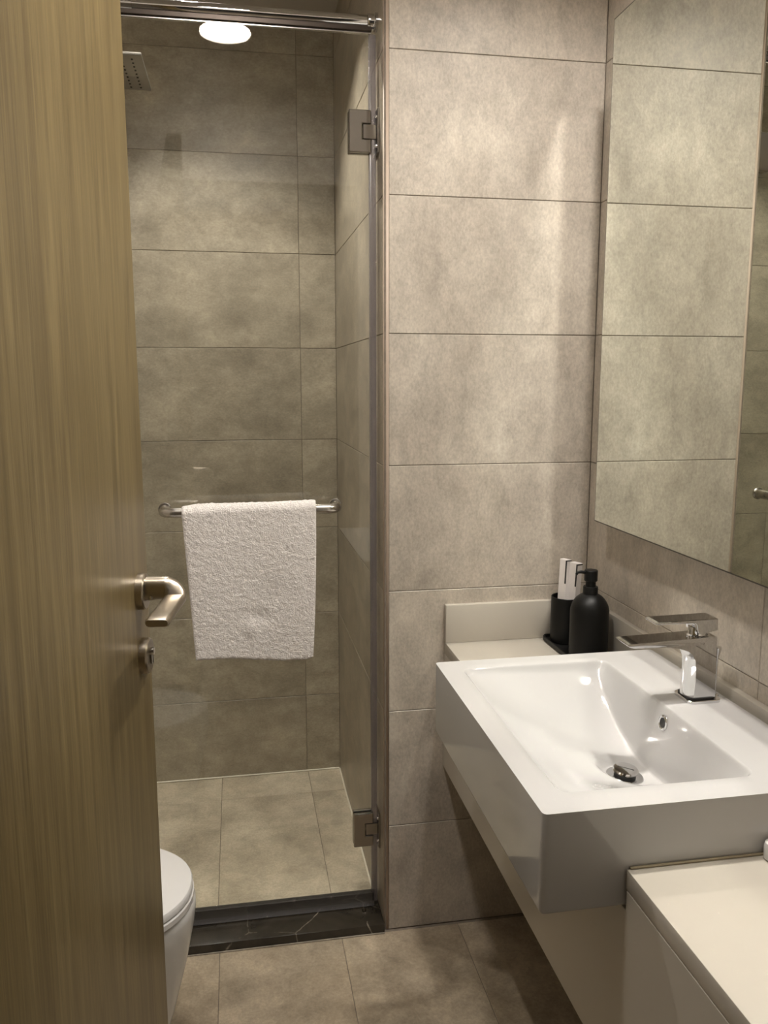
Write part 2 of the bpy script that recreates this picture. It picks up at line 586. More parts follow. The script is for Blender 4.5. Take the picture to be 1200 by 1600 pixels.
# hallway outside the doorway (seen only in reflections)
struct('floor_hall', box(-.95, 1.15, -1.5, YF - .1, -.06, 0), M['tile_floor'], 'hallway floor outside the wooden door', 'floor')
hb = box(-1.05, 1.25, -1.6, -1.5, -.06, HC + .15)
add_box(hb, -1.05, -.95, -1.5, YF - .1, -.06, HC + .15)
add_box(hb, 1.15, 1.25, -1.5, YF - .1, -.06, HC + .15)
struct('wall_hall', hb, M['paint'], 'painted hallway walls outside the wooden door')
hc = struct('ceiling_hall', box(-1.05, 1.25, -1.6, YF - .1, HC + .11, HC + .15), M['ceiling'], 'hallway ceiling outside the wooden door', 'ceiling')
hpan = ceiling_with_holes('c', -1.05, 1.25, -1.6, YF - .1, HC, HC + .06, [(d[0], d[1]) for d in DOWNLIGHTS if d[1] < 0], LR)
finish(hpan, smooth=False)
for f in hpan.faces:
    if f.normal.z > .5: f.normal_flip()
obj('ceiling_board', hpan, M['ceiling'], hc, keep_normals=True)

# rounded corner bead on the edge of the pier
prof = [(XS + .0125, YW + .012)] + [(XS + .0115 - .0115 * math.sin(a), YW + .0115 - .0115 * math.cos(a)) for a in [PI / 2 * k / 7 for k in range(8)]]
tb = bmesh.new()
add_prism(tb, prof, 'z', 0, HC)
struct('trim_1', tb, M['trim'], 'rounded beige corner bead on the wall edge beside the glass door', 'trim')
for o in [bpy.data.objects['trim_1']]:
    for p in o.data.polygons: p.use_smooth = True
cb = box(XL, XS - .004, YS - .0055, YS - .0002, .0002, .0055, .002, 1)
struct('trim_2', cb, M['caulk'], 'white sealant line where the shower floor meets the back wall', 'trim')
cb = box(XS - .0055, XS - .0002, 2.017, YS - .0055, .0002, .0055, .002, 1)
struct('trim_3', cb, M['caulk'], 'white sealant line where the shower floor meets the side wall', 'trim')

cb = box(XL, XS - .001, 1.8605, 1.8638, -.001, .0032, .001, 1)
struct('trim_4', cb, plain('grey_sealant', (.30, .26, .21), .7, var=.25, scale=70), 'greyish sealant line along the front foot of the black sill', 'trim')
# black marble sill
sill_bm = box(XL, XS - .0005, 1.864, 2.014, -.02, .024, .0025, 2)
sill = obj('shower_sill', sill_bm, M['marble'])
tag(sill, 'black veined marble sill under the glass shower door', 'sill')
sc_bm = bmesh.new()
add_lathe(sc_bm, [(0, .0085), (.003, .008), (.005, .004), (.0055, 0)], (.290, 1.925, .0238), 16)
obj('door_stop', sc_bm, M['hinge_metal'], sill)

# ------------------------------------------------------------------ downlights
for i, (x, y, s, rec, lr, lab) in enumerate(DOWNLIGHTS):
    t = empty('ceiling_downlight', (x, y, HC), lab, 'ceiling light', 'recessed round ceiling downlights')
    ring = bmesh.new()
    add_lathe(ring, [(LR - .0005, -.0005), (LR + .010, -.0005), (LR + .011, -.003), (LR + .009, -.005), (LR - .003, -.004), (LR - .003, rec + .002), (LR - .0005, rec + .002), (LR - .0005, -.0005)], n=56)
    obj('trim_ring', ring, M['ceiling'] if rec < .05 else M['baffle'], t)
    d = bmesh.new()
    add_lathe(d, [(0, rec), (lr, rec), (lr, rec + .01), (0, rec + .01)], n=48)
    if rec > .02:
        bp = bmesh.new()
        add_lathe(bp, [(lr + .0005, rec), (LR - .004, rec), (LR - .004, rec + .004), (lr + .0005, rec + .004), (lr + .0005, rec)], n=48)
        obj('baffle_plate', bp, M['baffle'], t)
    obj('diffuser', d, mat_emit('lamp_glow', LIGHT_COL, s), t)

# ------------------------------------------------------------------ wooden door
DA = math.radians(7.0)
DX, DY = -.137, 1.245          # free edge of the face that looks into the room
door = empty('door_1', (DX, DY, 0), 'open wooden door with vertical oak grain along the left side', 'door', kind='structure', rz=-DA)
# local frame: +x out of the visible face, +y towards the free edge, leaf behind x<0
LEAF = .745
lf = box(-.042, 0, -LEAF, 0, .008, 2.10, .0015, 2)
leaf = obj('door_leaf', lf, M['wood'], door)


def ring_rr(hx, hz, r, n=5): return rrect(0, 0, hx, hz, r, n)


def door_rose(parent, name, u, z, r, t):
    bm = bmesh.new()
    add_lathe(bm, [(0, 0), (r, 0), (r, t - .002), (r - .0018, t), (0, t)], (0, u, z), 48, 'x')
    return obj(name, bm, M['nickel'], parent, ang=30)


HU, HZ = -.056, 1.081
hnd = door_rose(door, 'door_handle', HU, HZ, .0262, .0115)
tag(hnd, 'satin nickel lever handle')
# lever: neck out of the rose, rounded bend, flat bar running back along the door
rings = []
def lever_ring(c, wdir, hw, top, bot, rr):
    pts = []
    cz = (top + bot) / 2
    for a, b in rrect(0, 0, hw, (top - bot) / 2, min(rr, hw * .98, (top - bot) / 2 * .98), 5):
        pts.append((c[0] + wdir[0] * a, c[1] + wdir[1] * a, HZ + cz + b))
    return pts
NX = .0115
for x in (NX, NX + .003, NX + .016, NX + .026):
    rings.append(lever_ring((x, HU), (0, 1), .0135, .0215, -.0130, .014))
R_ = .017
for k in range(1, 9):
    a = PI / 2 * k / 8
    cx = NX + .026 + R_ * math.sin(a); cy = HU - R_ * (1 - math.cos(a))
    f = (k / 8) ** 2.2
    rings.append(lever_ring((cx, cy), (math.sin(a), math.cos(a)), .0135 + .002 * f, .0215 - .0225 * f, -.0130, .014 - .0085 * f))
for d in (.03, .06, .09, .117, .121):
    e = .0 if d < .12 else .0015
    rings.append(lever_ring((NX + .026 + R_, HU - R_ - d), (1, 0), .0155 - e, -.0010 - e, -.0130 + e, .0055))
lb = bmesh.new()
add_loft(lb, rings)
lever = obj('lever', lb, M['nickel'], hnd, ang=40)
gs = bmesh.new()
add_lathe(gs, [(0, .002), (.0018, .0018), (.0026, 0)], (0, 0, 0), 14, 'z')
for v in gs.verts: v.co = Vector((NX + .008 + v.co.x, HU - .0125 - v.co.z, HZ - .006 + v.co.y))
obj('set_screw', gs, M['chrome'], hnd)
LU, LZ = -.052, .984
lock = door_rose(door, 'door_lock', LU, LZ, .0262, .0115)
tag(lock, 'satin nickel lock rose with a key slot')
tt = bmesh.new()
add_lathe(tt, [(0, .006), (.0052, .006), (.0058, .004), (.0058, 0), (0, 0)], (.0113, LU, LZ + .007), 20, 'x')
add_box(tt, .0113, .0150, LU - .003, LU + .003, LZ - .012, LZ + .005, .001, 1)
obj('key_cylinder', tt, M['steel'], lock)
ks = box(.0150, .0153, LU - .0009, LU + .0009, LZ - .010, LZ + .003)
obj('key_slot', ks, M['rubber'], lock)

# ------------------------------------------------------------------ shower glass door with hinges, seals and bar
GT = .008
gx0, gx1 = -.335, .3195
gz0, gz1 = .034, 2.137
sd = empty('shower_screen', (gx1, YG, .024), 'frameless clear glass shower door hinged on the right', 'shower door', kind='thing')


def L(bm, parent_loc):
    v0 = Vector(parent_loc)
    for v in bm.verts: v.co -= v0
    return bm


SDL = (gx1, YG, .024)
pane = obj('glass_pane', L(box(gx0, gx1, YG, YG + GT, gz0, gz1), SDL), M['glass'], sd)
obj('polished_edge', L(box(gx0, gx1, YG - .0003, YG + GT + .0003, gz1, gz1 + .0022), SDL), M['steel'], sd)
obj('side_seal', L(box(.3135, .3285, YG - .004, YG + .013, gz0, gz1 - .002, .002, 2), SDL), M['side_seal'], sd)
sb = bmesh.new()
add_prism(sb, [(YG - .004, .060), (YG - .004, .036), (YG - .013, .027), (YG - .010, .0255), (YG + .002, .031), (YG + .012, .031), (YG + .012, .060)], 'x', gx0, gx1, .0008, 1)
obj('bottom_seal', L(sb, SDL), M['seal'], sd)
for zc in (1.930, .240):
    h = .0455
    cl = [(.2665, zc - h), (.3170, zc - h), (.3170, zc - .017), (.2965, zc - .017), (.2965, zc + .017), (.3170, zc + .017), (.3170, zc + h), (.2665, zc + h)]
    hb = bmesh.new()
    add_prism(hb, cl, 'y', YG - .0105, YG - .0002, .0022, 2)
    hg = obj('hinge', L(hb, SDL), M['hinge_metal'], sd, ang=12)
    bk = bmesh.new()
    add_prism(bk, cl, 'y', YG + GT + .0002, YG + GT + .0105, .0022, 2)
    obj('rear_clamp', L(bk, SDL), M['hinge_metal'], hg, ang=12)
    obj('hinge_knuckle', L(box(.2985, .3290, YG - .0085, YG + GT + .008, zc - .0155, zc + .0155, .0015, 2), SDL), M['hinge_metal'], hg, ang=12)
    obj('wall_plate', L(box(.3290, .3334, YG - .022, YG + .032, zc - h - .002, zc + h + .002, .001, 1), SDL), M['hinge_metal'], hg)
    for dz in (-.031, .031):
        sc = bmesh.new()
        add_lathe(sc, [(.0, .004), (.0030, .0036), (.0040, .002), (.0042, 0)], (0, 0, 0), 14)
        for v in sc.verts: v.co = Vector((.3291 - v.co.z, YG - .012 + v.co.x, zc + dz + v.co.y))
        obj('screw', L(sc, SDL), M['chrome'], hg)
# towel bar, bent back to the glass at both ends
BY, BZ, BR = 1.888, 1.084, .0118
bx0, bx1, br = -.168, .228, .028
path = [(bx0, YG, BZ)]
path += [(bx0 + br - br * math.cos(a), BY + br - br * math.sin(a), BZ) for a in [PI / 2 * k / 9 for k in range(10)]]
path += [(bx1 - br + br * math.sin(a), BY + br - br * math.cos(a), BZ) for a in [PI / 2 * k / 9 for k in range(10)]]
path += [(bx1, YG, BZ)]
tb = bmesh.new()
add_tube(tb, path, BR, 20)
bar = obj('towel_bar', L(tb, SDL), M['steel'], sd)
for bx in (bx0, bx1):
    fb = bmesh.new()
    add_lathe(fb, [(0, 0), (.0155, 0), (.0155, -.004), (.0145, -.005), (0, -.005)], (bx, YG - .0002, BZ), 28, 'y')
    for v in fb.verts: v.co.y = 2 * (YG - .0002) - v.co.y if v.co.y > YG else v.co.y
    obj('flange', L(fb, SDL), M['steel'], bar)
# fixed pane further left
fp = obj('fixed_glass_panel', box(XL + .001, gx0 - .004, YG, YG + GT, .025, gz1), M['glass'])
tag(fp, 'fixed clear glass panel beside the shower door, hidden behind the wooden door', 'glass panel')

# header rail
rail = empty('shower_rail', (XS, YG, 2.1625), 'round chrome stabiliser rail above the glass shower door', 'rail')
RL = (XS, YG, 2.1625)
rb = bmesh.new()
add_lathe(rb, [(0, XL + .001), (.0135, XL + .001), (.0135, XS - .024), (0, XS - .024)], (0, YG + .004, 2.1625), 32, 'x')
obj('tube', L(rb, RL), M['chrome'], rail)
ch = box(XL + .001, XS - .014, YG - .006, YG + .014, 2.1405, 2.1515, .001, 1)
obj('gasket_channel', L(ch, RL), M['dark_metal'], rail)
eb = bmesh.new()
add_lathe(eb, [(0, XS - .0235), (.0155, XS - .0235), (.0165, XS - .022), (.0165, XS - .008), (.013, XS - .0075), (.013, XS - .0062), (.0195, XS - .006), (.0195, XS - .0008), (0, XS - .0008)], (0, YG + .004, 2.1625), 32, 'x')
obj('end_cap', L(eb, RL), M['chrome'], rail)
kb = bmesh.new()
add_lathe(kb, [(.0136, -.222), (.0158, -.222), (.0158, -.192), (.0136, -.192)], (0, YG + .004, 2.1625), 32, 'x')
obj('coupling', L(kb, RL), M['chrome'], rail)

# ------------------------------------------------------------------ towel
def make_towel():
    xl0, xr0 = -.126, .1745
    half = .0135 + .0015   # middle radius around the bar
    zb = BZ
    front, back = .352, .28
    # path length parameter: back bottom -> over the bar -> front bottom
    prof = []
    st = .0030
    n_b = int(back / st); n_f = int(front / st)
    for i in range(n_b): prof.append((BY + half + .002, zb - back + i * st, -1.0))
    for k in range(17):
        a = PI * k / 16
        prof.append((BY + half * math.cos(a), zb + half * math.sin(a), -1 + 2 * k / 16))
    for i in range(1, n_f + 1): prof.append((BY - half, zb - i * st, 1.0))
    nx = 100
    th = .0095
    bm = bmesh.new()
    outer, inner = [], []
    m = len(prof)
    for j, (py, pz, s) in enumerate(prof):
        a = prof[max(0, j - 1)]; b = prof[min(m - 1, j + 1)]
        t = Vector((0, b[0] - a[0], b[1] - a[1])).normalized()
        nrm = Vector((0, -t.z, t.y)) * -1
        ro, ri = [], []
        drop = max(0.0, zb - pz) / front
        for i in range(nx + 1):
            f = i / nx
            lf = xl0 + .019 * min(1, drop * 1.02) if s > 0 else xl0 + .03
            rt = xr0 - .011 * drop ** 2 if s > 0 else xr0 - .012
            x = lf + (rt - lf) * f
            z = pz
            y = py
            if s > 0:
                z += (-.006 + .012 * f) * (1 - drop) * .6 + drop * (.004 * math.sin(f * 7.0) - .016 * f + .008 + .010 * max(0, f - .93) / .07 * .5)
                y += -drop * .006 * math.sin(f * 6.0 + 1.0) + .006 * drop
                # soft dents in the lower middle
                y += .0045 * math.exp(-(((f - .55) / .10) ** 2 + ((drop - .70) / .05) ** 2)) - .004 * math.exp(-(((f - .47) / .05) ** 2 + ((drop - .78) / .06) ** 2))
                y += .003 * math.exp(-(((f - .66) / .12) ** 2 + ((drop - .55) / .10) ** 2))
            q = Vector((x * 240, z * 240, j * .02))
            edge = min(1.0, min(i, nx - i) / 1.5, min(j, m - 1 - j) / 1.5)
            loop = mnoise.noise(Vector((x * 210, z * 170, 3.1))) + .6 * mnoise.noise(Vector((x * 95 + 40, z * 90, 9.0)))
            d = th / 2 * (.55 + .45 * edge) + .0017 * loop
            base = Vector((x, y, z))
            ro.append(bm.verts.new(base + nrm * d))
            ri.append(bm.verts.new(base - nrm * th / 2 * (.6 + .4 * edge)))
        outer.append(ro); inner.append(ri)
    for j in range(m - 1):
        for i in range(nx):
            bm.faces.new((outer[j][i], outer[j][i + 1], outer[j + 1][i + 1], outer[j + 1][i]))
            bm.faces.new((inner[j][i], inner[j + 1][i], inner[j + 1][i + 1], inner[j][i + 1]))
        bm.faces.new((outer[j][0], outer[j + 1][0], inner[j + 1][0], inner[j][0]))
        bm.faces.new((outer[j][nx], inner[j][nx], inner[j + 1][nx], outer[j + 1][nx]))
    for i in range(nx):
        bm.faces.new((outer[0][i], inner[0][i], inner[0][i + 1], outer[0][i + 1]))
        bm.faces.new((outer[-1][i], outer[-1][i + 1], inner[-1][i + 1], inner[-1][i]))
    return bm


tw = obj('hand_towel', make_towel(), M['towel'], ang=180)
tag(tw, 'white terry towel folded over the steel bar of the glass door', 'towel')

# ------------------------------------------------------------------ shower head
sh = empty('rain_shower', (-.325, 2.33, 2.15), 'square metal rain shower head on a wall arm inside the shower', 'shower head')
hb = bmesh.new()
add_box(hb, -.125, .125, -.125, .125, 0, .008, .0025, 2)
obj('head_plate', hb, M['head_metal'], sh)
nz = bmesh.new()
for i in range(9):
    for j in range(9):
        add_lathe(nz, [(.0028, .0005), (.0022, -.0022), (0, -.0026)], (-.1 + .025 * i, -.1 + .025 * j, 0), 6)
tag(obj('nozzles', nz, M['rubber'], sh), kind='stuff')
ar = bmesh.new()
add_tube(ar, [(XL + .325 + .001, 0, .075), (-.30, 0, .075), (-.05, 0, .075), (-.015, 0, .068), (0, 0, .05), (0, 0, .008)], .011, 16)
obj('arm', ar, M['chrome'], sh)
wfl = bmesh.new()
add_lathe(wfl, [(0, 0), (.030, 0), (.030, .004), (.026, .007), (0, .007)], (XL + .325 + .0005, 0, .075), 28, 'x')
obj('wall_flange', wfl, M['chrome'], sh)

# ------------------------------------------------------------------ mirror
XM = .787
mz0, mz1, my0, my1 = 1.068, 2.1075, .62, 1.7195
mir = empty('wall_mirror', (XM, my1, mz0), 'large frameless wall mirror above the washbasin', 'mirror')
ML = (XM, my1, mz0)
obj('mirror_glass', L(box(XM, XM + .0045, my0, my1, mz0, mz1), ML), M['mirror'], mir)
obj('mirror_edge', L(box(XM + .0004, XM + .012, my0 - .0022, my1 + .0022, mz0 - .0026, mz1 + .0026), ML), M['mirror_edge'], mir)
obj('mirror_backing', L(box(XM + .012, XR, my0 + .03, my1 - .02, mz0 + .03, mz1 - .03), ML), M['mirror_back'], mir)

# ------------------------------------------------------------------ vanity
XC, ZC = .482, .752
ZP = .724
cab = empty('vanity_cabinet', (XC, YW, .43), 'cream wall-hung vanity cabinet under the worktop and basin', 'cabinet')
CL = (XC, YW, .43)
fpb = bmesh.new()
add_prism(fpb, [(YF + .001, .432), (YW - .0005, .432), (YW - .0005, ZP - .0008), (1.4975, ZP - .0008), (1.4975, .6945), (.9125, .6945), (.9125, ZP - .0008), (YF + .001, ZP - .0008)], 'x', XC, XC + .018, .0008, 1)
obj('front_panel', L(fpb, CL), M['cabinet'], cab)
obj('bottom_panel', L(box(XC + .018, XR - .001, YF + .001, YW - .0005, .432, .450), CL), plain('light_absorbing_underside', (.09, .075, .055), .6), cab)  # unseen panel coloured dark to swallow bounce light and deepen the shade below
obj('side_panel', L(box(XC + .018, XR - .001, YW - .018, YW - .0005, .450, ZP - .001), CL), M['cabinet'], cab)
obj('side_panel', L(box(XC + .018, XR - .001, YF + .001, YF + .018, .450, ZP - .001), CL), M['cabinet'], cab)

# basin extents
XB0, XB1, YB0, YB1, ZR, ZBB = .3665, .817, .916, 1.494, .838, .697
g = .0015
ct = empty('worktop', (XC, YW, ZC), 'cream solid worktop with a low upstand, cut out for the washbasin', 'worktop')
TL = (XC, YW, ZC)
tb = bmesh.new()
add_prism(tb, [(XC, YF + .001), (XR - .0005, YF + .001), (XR - .0005, YW - .0005), (XC, YW - .0005), (XC, YB1 + g), (XB1 + g, YB1 + g), (XB1 + g, YB0 - g), (XC, YB0 - g)], 'z', ZP, ZC, .0012, 2)
obj('top_slab', L(tb, TL), M['counter'], ct, ang=25)
obj('upstand', L(box(XC, XR - .0155, YW - .0155, YW - .0004, ZC + .0003, .846, .0012, 2), TL), M['counter'], ct)
obj('upstand', L(box(XR - .0150, XR - .0004, YF + .001, YW - .0004, ZC + .0003, .852, .0012, 2), TL), M['counter'], ct)
# yellowish sealant where the basin meets the worktop, browned to carry the shading there
sl = box(XC + .004, XB1, YB0 - .0045, YB0 - .0005, ZC, ZC + .0028, .0008, 1)
obj('sealant', L(sl, TL), plain('shaded_sealant', (.34, .285, .19), .6), ct)

# basin
BX0, BX1, BY0_, BY1_ = .4085, .6955, .966, 1.4505


def rr_inside(x, y, rad=.020):
    """distance to the rounded-rectangle mouth of the bowl, positive inside"""
    cx, cy = (BX0 + BX1) / 2, (BY0_ + BY1_) / 2
    qx, qy = abs(x - cx) - (BX1 - BX0) / 2 + rad, abs(y - cy) - (BY1_ - BY0_) / 2 + rad
    return -(math.hypot(max(qx, 0), max(qy, 0)) + min(max(qx, qy), 0) - rad)


def bowl_depth(x, y):
    d = rr_inside(x, y)
    if d <= 0: return 0.0
    t = min(1.0, abs((y - (BY0_ + BY1_) / 2) / ((BY1_ - BY0_) / 2)))
    s = 1 - t ** 2.3
    u = (x - BX0) / (BX1 - BX0)
    k = min(1.0, d / .011)
    lip = .0065 * (1 - (1 - k) ** 2)
    uf = .93
    if u < uf:   # gentle fall from the front towards the rear wall
        r = max(0.0, u / uf)
        fall = .10 * (1 - (1 - min(1, r / .10)) ** 2) + .90 * (1.0 - (1.0 - r) ** 1.45)
    else:        # steep rear wall
        r = max(0.0, (1 - u) / (1 - uf))
        fall = r * .85 + r * r * (3 - 2 * r) * .15
    return lip + .1115 * fall * s


def frange(a, b, n): return [a + (b - a) * i / n for i in range(n)]


UR = BX0 + .93 * (BX1 - BX0)
xs = [XB0, XB0 + .012, XB0 + .03] + frange(BX0 - .002, BX0 + .014, 9) + frange(BX0 + .014, UR - .012, 32) + frange(UR - .012, UR + .004, 8) + frange(UR + .004, BX1 - .003, 8) + frange(BX1 - .003, BX1 + .003, 5) + [BX1 + .003, .72, .76, XB1 - .012, XB1]
ys = [YB0, YB0 + .012, YB0 + .03] + frange(BY0_ - .002, BY0_ + .022, 12) + frange(BY0_ + .022, BY1_ - .022, 54) + frange(BY1_ - .022, BY1_ + .002, 12) + [BY1_ + .002, BY1_ + .02, YB1 - .012, YB1]
bm = bmesh.new()
# smooth the height field a little so the rim rolls over into the bowl


DXc, DYc, DZc = .6255, 1.209, ZR - .1165


def H(x, y):
    tot = 0
    for dx, dy, w in ((0, 0, 4), (.0028, 0, 1), (-.0028, 0, 1), (0, .0028, 1), (0, -.0028, 1), (.002, .002, 1), (-.002, .002, 1), (.002, -.002, 1), (-.002, -.002, 1)):
        tot += w * bowl_depth(x + dx, y + dy)
    h = ZR - tot / 12.0
    r = math.hypot(x - DXc, y - DYc)
    if r < .052:
        k = min(1.0, max(0.0, (.052 - r) / .018))
        k = k * k * (3 - 2 * k)
        h = h * (1 - k) + (DZc - .10 * (x - DXc)) * k
    return h


grid = [[bm.verts.new((x, y, H(x, y))) for x in xs] for y in ys]
for j in range(len(ys) - 1):
    for i in range(len(xs) - 1):
        bm.faces.new((grid[j][i], grid[j][i + 1], grid[j + 1][i + 1], grid[j + 1][i]))
per = [grid[0][i] for i in range(len(xs))] + [grid[j][-1] for j in range(1, len(ys))] + [grid[-1][i] for i in range(len(xs) - 2, -1, -1)] + [grid[j][0] for j in range(len(ys) - 2, 0, -1)]
low = [bm.verts.new((v.co.x, v.co.y, ZBB)) for v in per]
nP = len(per)
for i in range(nP):
    j = (i + 1) % nP
    bm.faces.new((per[i], low[i], low[j], per[j]))
bm.faces.new(low)
bmesh.ops.recalc_face_normals(bm, faces=bm.faces)
bm.edges.ensure_lookup_table()
be = []
cor = {(XB0, YB0), (XB0, YB1), (XB1, YB0), (XB1, YB1)}
pset = set(per); lset = set(low)
for e in bm.edges:
    a, b = e.verts
    if a in pset and b in pset and (abs(a.co.x - b.co.x) < 1e-9 and abs(a.co.x - XB0) * abs(a.co.x - XB1) < 1e-9 or abs(a.co.y - b.co.y) < 1e-9 and abs(a.co.y - YB0) * abs(a.co.y - YB1) < 1e-9): be.append(e)
    elif a in lset and b in lset: be.append(e)
    elif (a in pset) != (b in pset) and (round(a.co.x, 5), round(a.co.y, 5)) in {(round(p, 5), round(q, 5)) for p, q in cor} and abs(a.co.x - b.co.x) < 1e-9 and abs(a.co.y - b.co.y) < 1e-9: be.append(e)
bmesh.ops.bevel(bm, geom=be, offset=.007, segments=4, profile=.5, affect='EDGES', clamp_overlap=True)
BL = (XB0, YB0, ZBB)
basin = obj('washbasin', L(bm, BL), M['ceramic'], loc=BL, ang=60)
tag(basin, 'white rectangular ceramic washbasin set into the worktop below the mirror', 'washbasin')


def LB(b): return L(b, BL)


dz = H(DXc, DYc)
fl = bmesh.new()
add_lathe(fl, [(.016, .0015), (.020, .0028), (.0295, .0022), (.0310, .0006), (.0310, -.004), (.016, -.004)], (0, 0, 0), 40)
slope = math.atan((H(DXc + .02, DYc) - H(DXc - .02, DYc)) / .04)
rotm = Matrix.Rotation(-slope, 3, 'Y')
for v in fl.verts: v.co = rotm @ v.co + Vector((DXc, DYc, dz + .0008))
dr = obj('drain', LB(fl), M['chrome'], basin)
pl = bmesh.new()
add_lathe(pl, [(0, 0), (.0175, 0), (.0175, .0085), (0, .0085)], (0, 0, 0), 36)
rot2 = Matrix.Rotation(math.radians(5), 3, 'X') @ Matrix.Rotation(math.radians(2), 3, 'Y')
for v in pl.verts: v.co = rot2 @ v.co + Vector((DXc, DYc, dz + .001))
obj('plug_seal', LB(pl), M['rubber'], dr)
cp = bmesh.new()
add_lathe(cp, [(0, .0085), (.0195, .0085), (.0212, .0095), (.0214, .0115), (.0195, .0135), (.010, .0142), (0, .0143)], (0, 0, 0), 40)
for v in cp.verts: v.co = rot2 @ v.co + Vector((DXc, DYc, dz + .001))
obj('plug_cap', LB(cp), M['chrome'], dr)
sl = box(-.0135, .0135, -.0010, .0010, .0140, .0146, .0003, 1)
rz = Matrix.Rotation(math.radians(-35), 3, 'Z')
for v in sl.verts: v.co = rot2 @ (rz @ v.co) + Vector((DXc, DYc, dz + .001))
obj('plug_slot', LB(sl), M['rubber'], dr)
# overflow ring on the rear wall of the bowl
def bx_at(z, y):
    x = BX1 + .003
    while x > BX0 and H(x, y) > z: x -= .0004
    return x
ozc = .811
ox = bx_at(ozc, 1.209)
otilt = math.atan2(.012, bx_at(ozc + .006, 1.209) - bx_at(ozc - .006, 1.209))
ov = bmesh.new()
add_lathe(ov, [(.0085, -.004), (.0085, .0018), (.0105, .0028), (.0130, .0018), (.0135, 0), (.0135, -.004)], (0, 0, 0), 32)
rm = Matrix.Rotation(-(PI / 2 - (PI / 2 - otilt)), 3, 'Y')
for v in ov.verts: v.co = rm @ v.co + Vector((ox - .0005, 1.209, ozc))
of = obj('overflow_ring', LB(ov), M['chrome'], basin)
oh = bmesh.new()
add_lathe(oh, [(0, .0006), (.0088, .0006), (.0088, -.003), (0, -.003)], (0, 0, 0), 24)
for v in oh.verts: v.co = rm @ v.co + Vector((ox - .0005, 1.209, ozc))
obj('overflow_hole', LB(oh), M['rubber'], of)

# ------------------------------------------------------------------ faucet
FX, FY = .766, 1.240
fau = empty('basin_faucet', (FX, FY, ZR), 'chrome single-lever faucet on the rear rim of the washbasin', 'faucet')
FL = (FX, FY, ZR)
fb = bmesh.new()
add_loft(fb, [[(x, y, z) for x, y in rrect(.7680, FY, .0310 - e, .0290 - e, .012 - e, 6)] for z, e in ((ZR + .0002, .0), (ZR + .0045, 0), (ZR + .0055, .001))])
obj('base_plate', L(fb, FL), M['chrome'], fau, ang=30)
gk = bmesh.new()
add_loft(gk, [[(x, y, z) for x, y in rrect(.7660, FY, .0250, .0235, .010, 6)] for z in (ZR + .0055, ZR + .0085)])
obj('gasket', L(gk, FL), M['rubber'], fau)
# body and spout: stack of plan sections, front end convex in plan


def fsec(z, xl, xr, hw, bul, n=10):
    """plan outline: straight rear, sides and a bowed front at xl"""
    pts = [(xr, FY - hw, z), (xr, FY + hw, z)]
    for k in range(n + 1):
        t = -1 + 2 * k / n
        pts.append((xl + bul * (t * t), FY - hw * t * 1.0, z))
    return pts


body = bmesh.new()
ZB = ZR + .0085
secs = []
for z, xl, xr, hw, bul in (
        (ZB, .7385, .7885, .0215, .010), (ZB + .012, .7395, .7880, .0215, .010), (ZB + .030, .7405, .7873, .0215, .010),
        (ZB + .050, .7405, .7866, .0215, .0095), (ZB + .066, .7390, .7862, .0215, .009), (ZB + .076, .7350, .7860, .0215, .008),
        (ZB + .083, .7280, .7858, .0215, .006), (ZB + .0885, .7150, .7856, .0215, .003)):
    secs.append(fsec(z, xl, xr, hw, bul))
sp0 = ZB + .0925
secs.append(fsec(sp0, .690, .7855, .0215, .0))
for z, xl, hw in ((sp0 + .0012, .6360, .0215), (sp0 + .0040, .6275, .0217), (sp0 + .0070, .6245, .0218)):
    secs.append(fsec(z, xl, .7853, hw, .0))
top = fsec(sp0 + .0088, .6245, .7850, .0214, .0)
secs.append([(x, y, z + (.0045 * (x - .6245) / .16)) for x, y, z in top])
add_loft(body, secs)
obj('body', L(body, FL), M['chrome'], fau, ang=28)
st = bmesh.new()
add_lathe(st, [(0, .948), (.0195, .948), (.0195, .951), (.0165, .953), (.0165, .966), (0, .966)], (.7625, FY, 0), 32)
obj('cartridge', L(st, FL), M['chrome'], fau)
hd = bmesh.new()
add_prism(hd, [(.6745, .9775), (.6745, .9800), (.680, .9815), (.7870, .9830), (.7875, .9622), (.7560, .9575), (.7510, .9600), (.7480, .9735), (.7440, .9765)], 'y', FY - .019, FY + .019, .0011, 2)
obj('lever', L(hd, FL), M['chrome'], fau, ang=12)
rd = bmesh.new()
add_lathe(rd, [(0, .8405), (.0020, .8405), (.0020, .902), (.0024, .905), (.0066, .9225), (.0060, .9255), (0, .9262)], (.8040, FY + .004, 0), 18)
obj('pull_rod', L(rd, FL), M['chrome'], fau)
rs = bmesh.new()
add_lathe(rs, [(0, .8382), (.0065, .8382), (.0060, .8402), (.0024, .8406), (0, .8406)], (.8040, FY + .004, 0), 20)
obj('rod_collar', L(rs, FL), M['chrome'], fau)

# ------------------------------------------------------------------ things on the worktop
TZ = ZC
tx0, tx1, ty0, ty1 = .7205, .8215, 1.585, 1.853
tcx, tcy = (tx0 + tx1) / 2, (ty0 + ty1) / 2
tr = bmesh.new()
def trr(e, z): return [(x, y, z) for x, y in rrect(tcx, tcy, (tx1 - tx0) / 2 - e, (ty1 - ty0) / 2 - e, .016 - min(e, .010), 6)]
add_loft(tr, [trr(.003, TZ + .0003), trr(0, TZ + .003), trr(0, TZ + .012), trr(.001, TZ + .013), trr(.003, TZ + .012), trr(.004, TZ + .006)])
tray = obj('tray', tr, M['black'], ang=40)
tag(tray, 'narrow black tray on the worktop under the soap bottle', 'tray')
TT = TZ + .0062
bo = empty('soap_dispenser', (.7700, 1.690, TT), 'matte black soap bottle with a pump on the tray', 'soap dispenser')
bb = bmesh.new()
R0 = .0430
prof = [(0, 0), (R0 - .004, 0), (R0, .004), (R0, .106)]
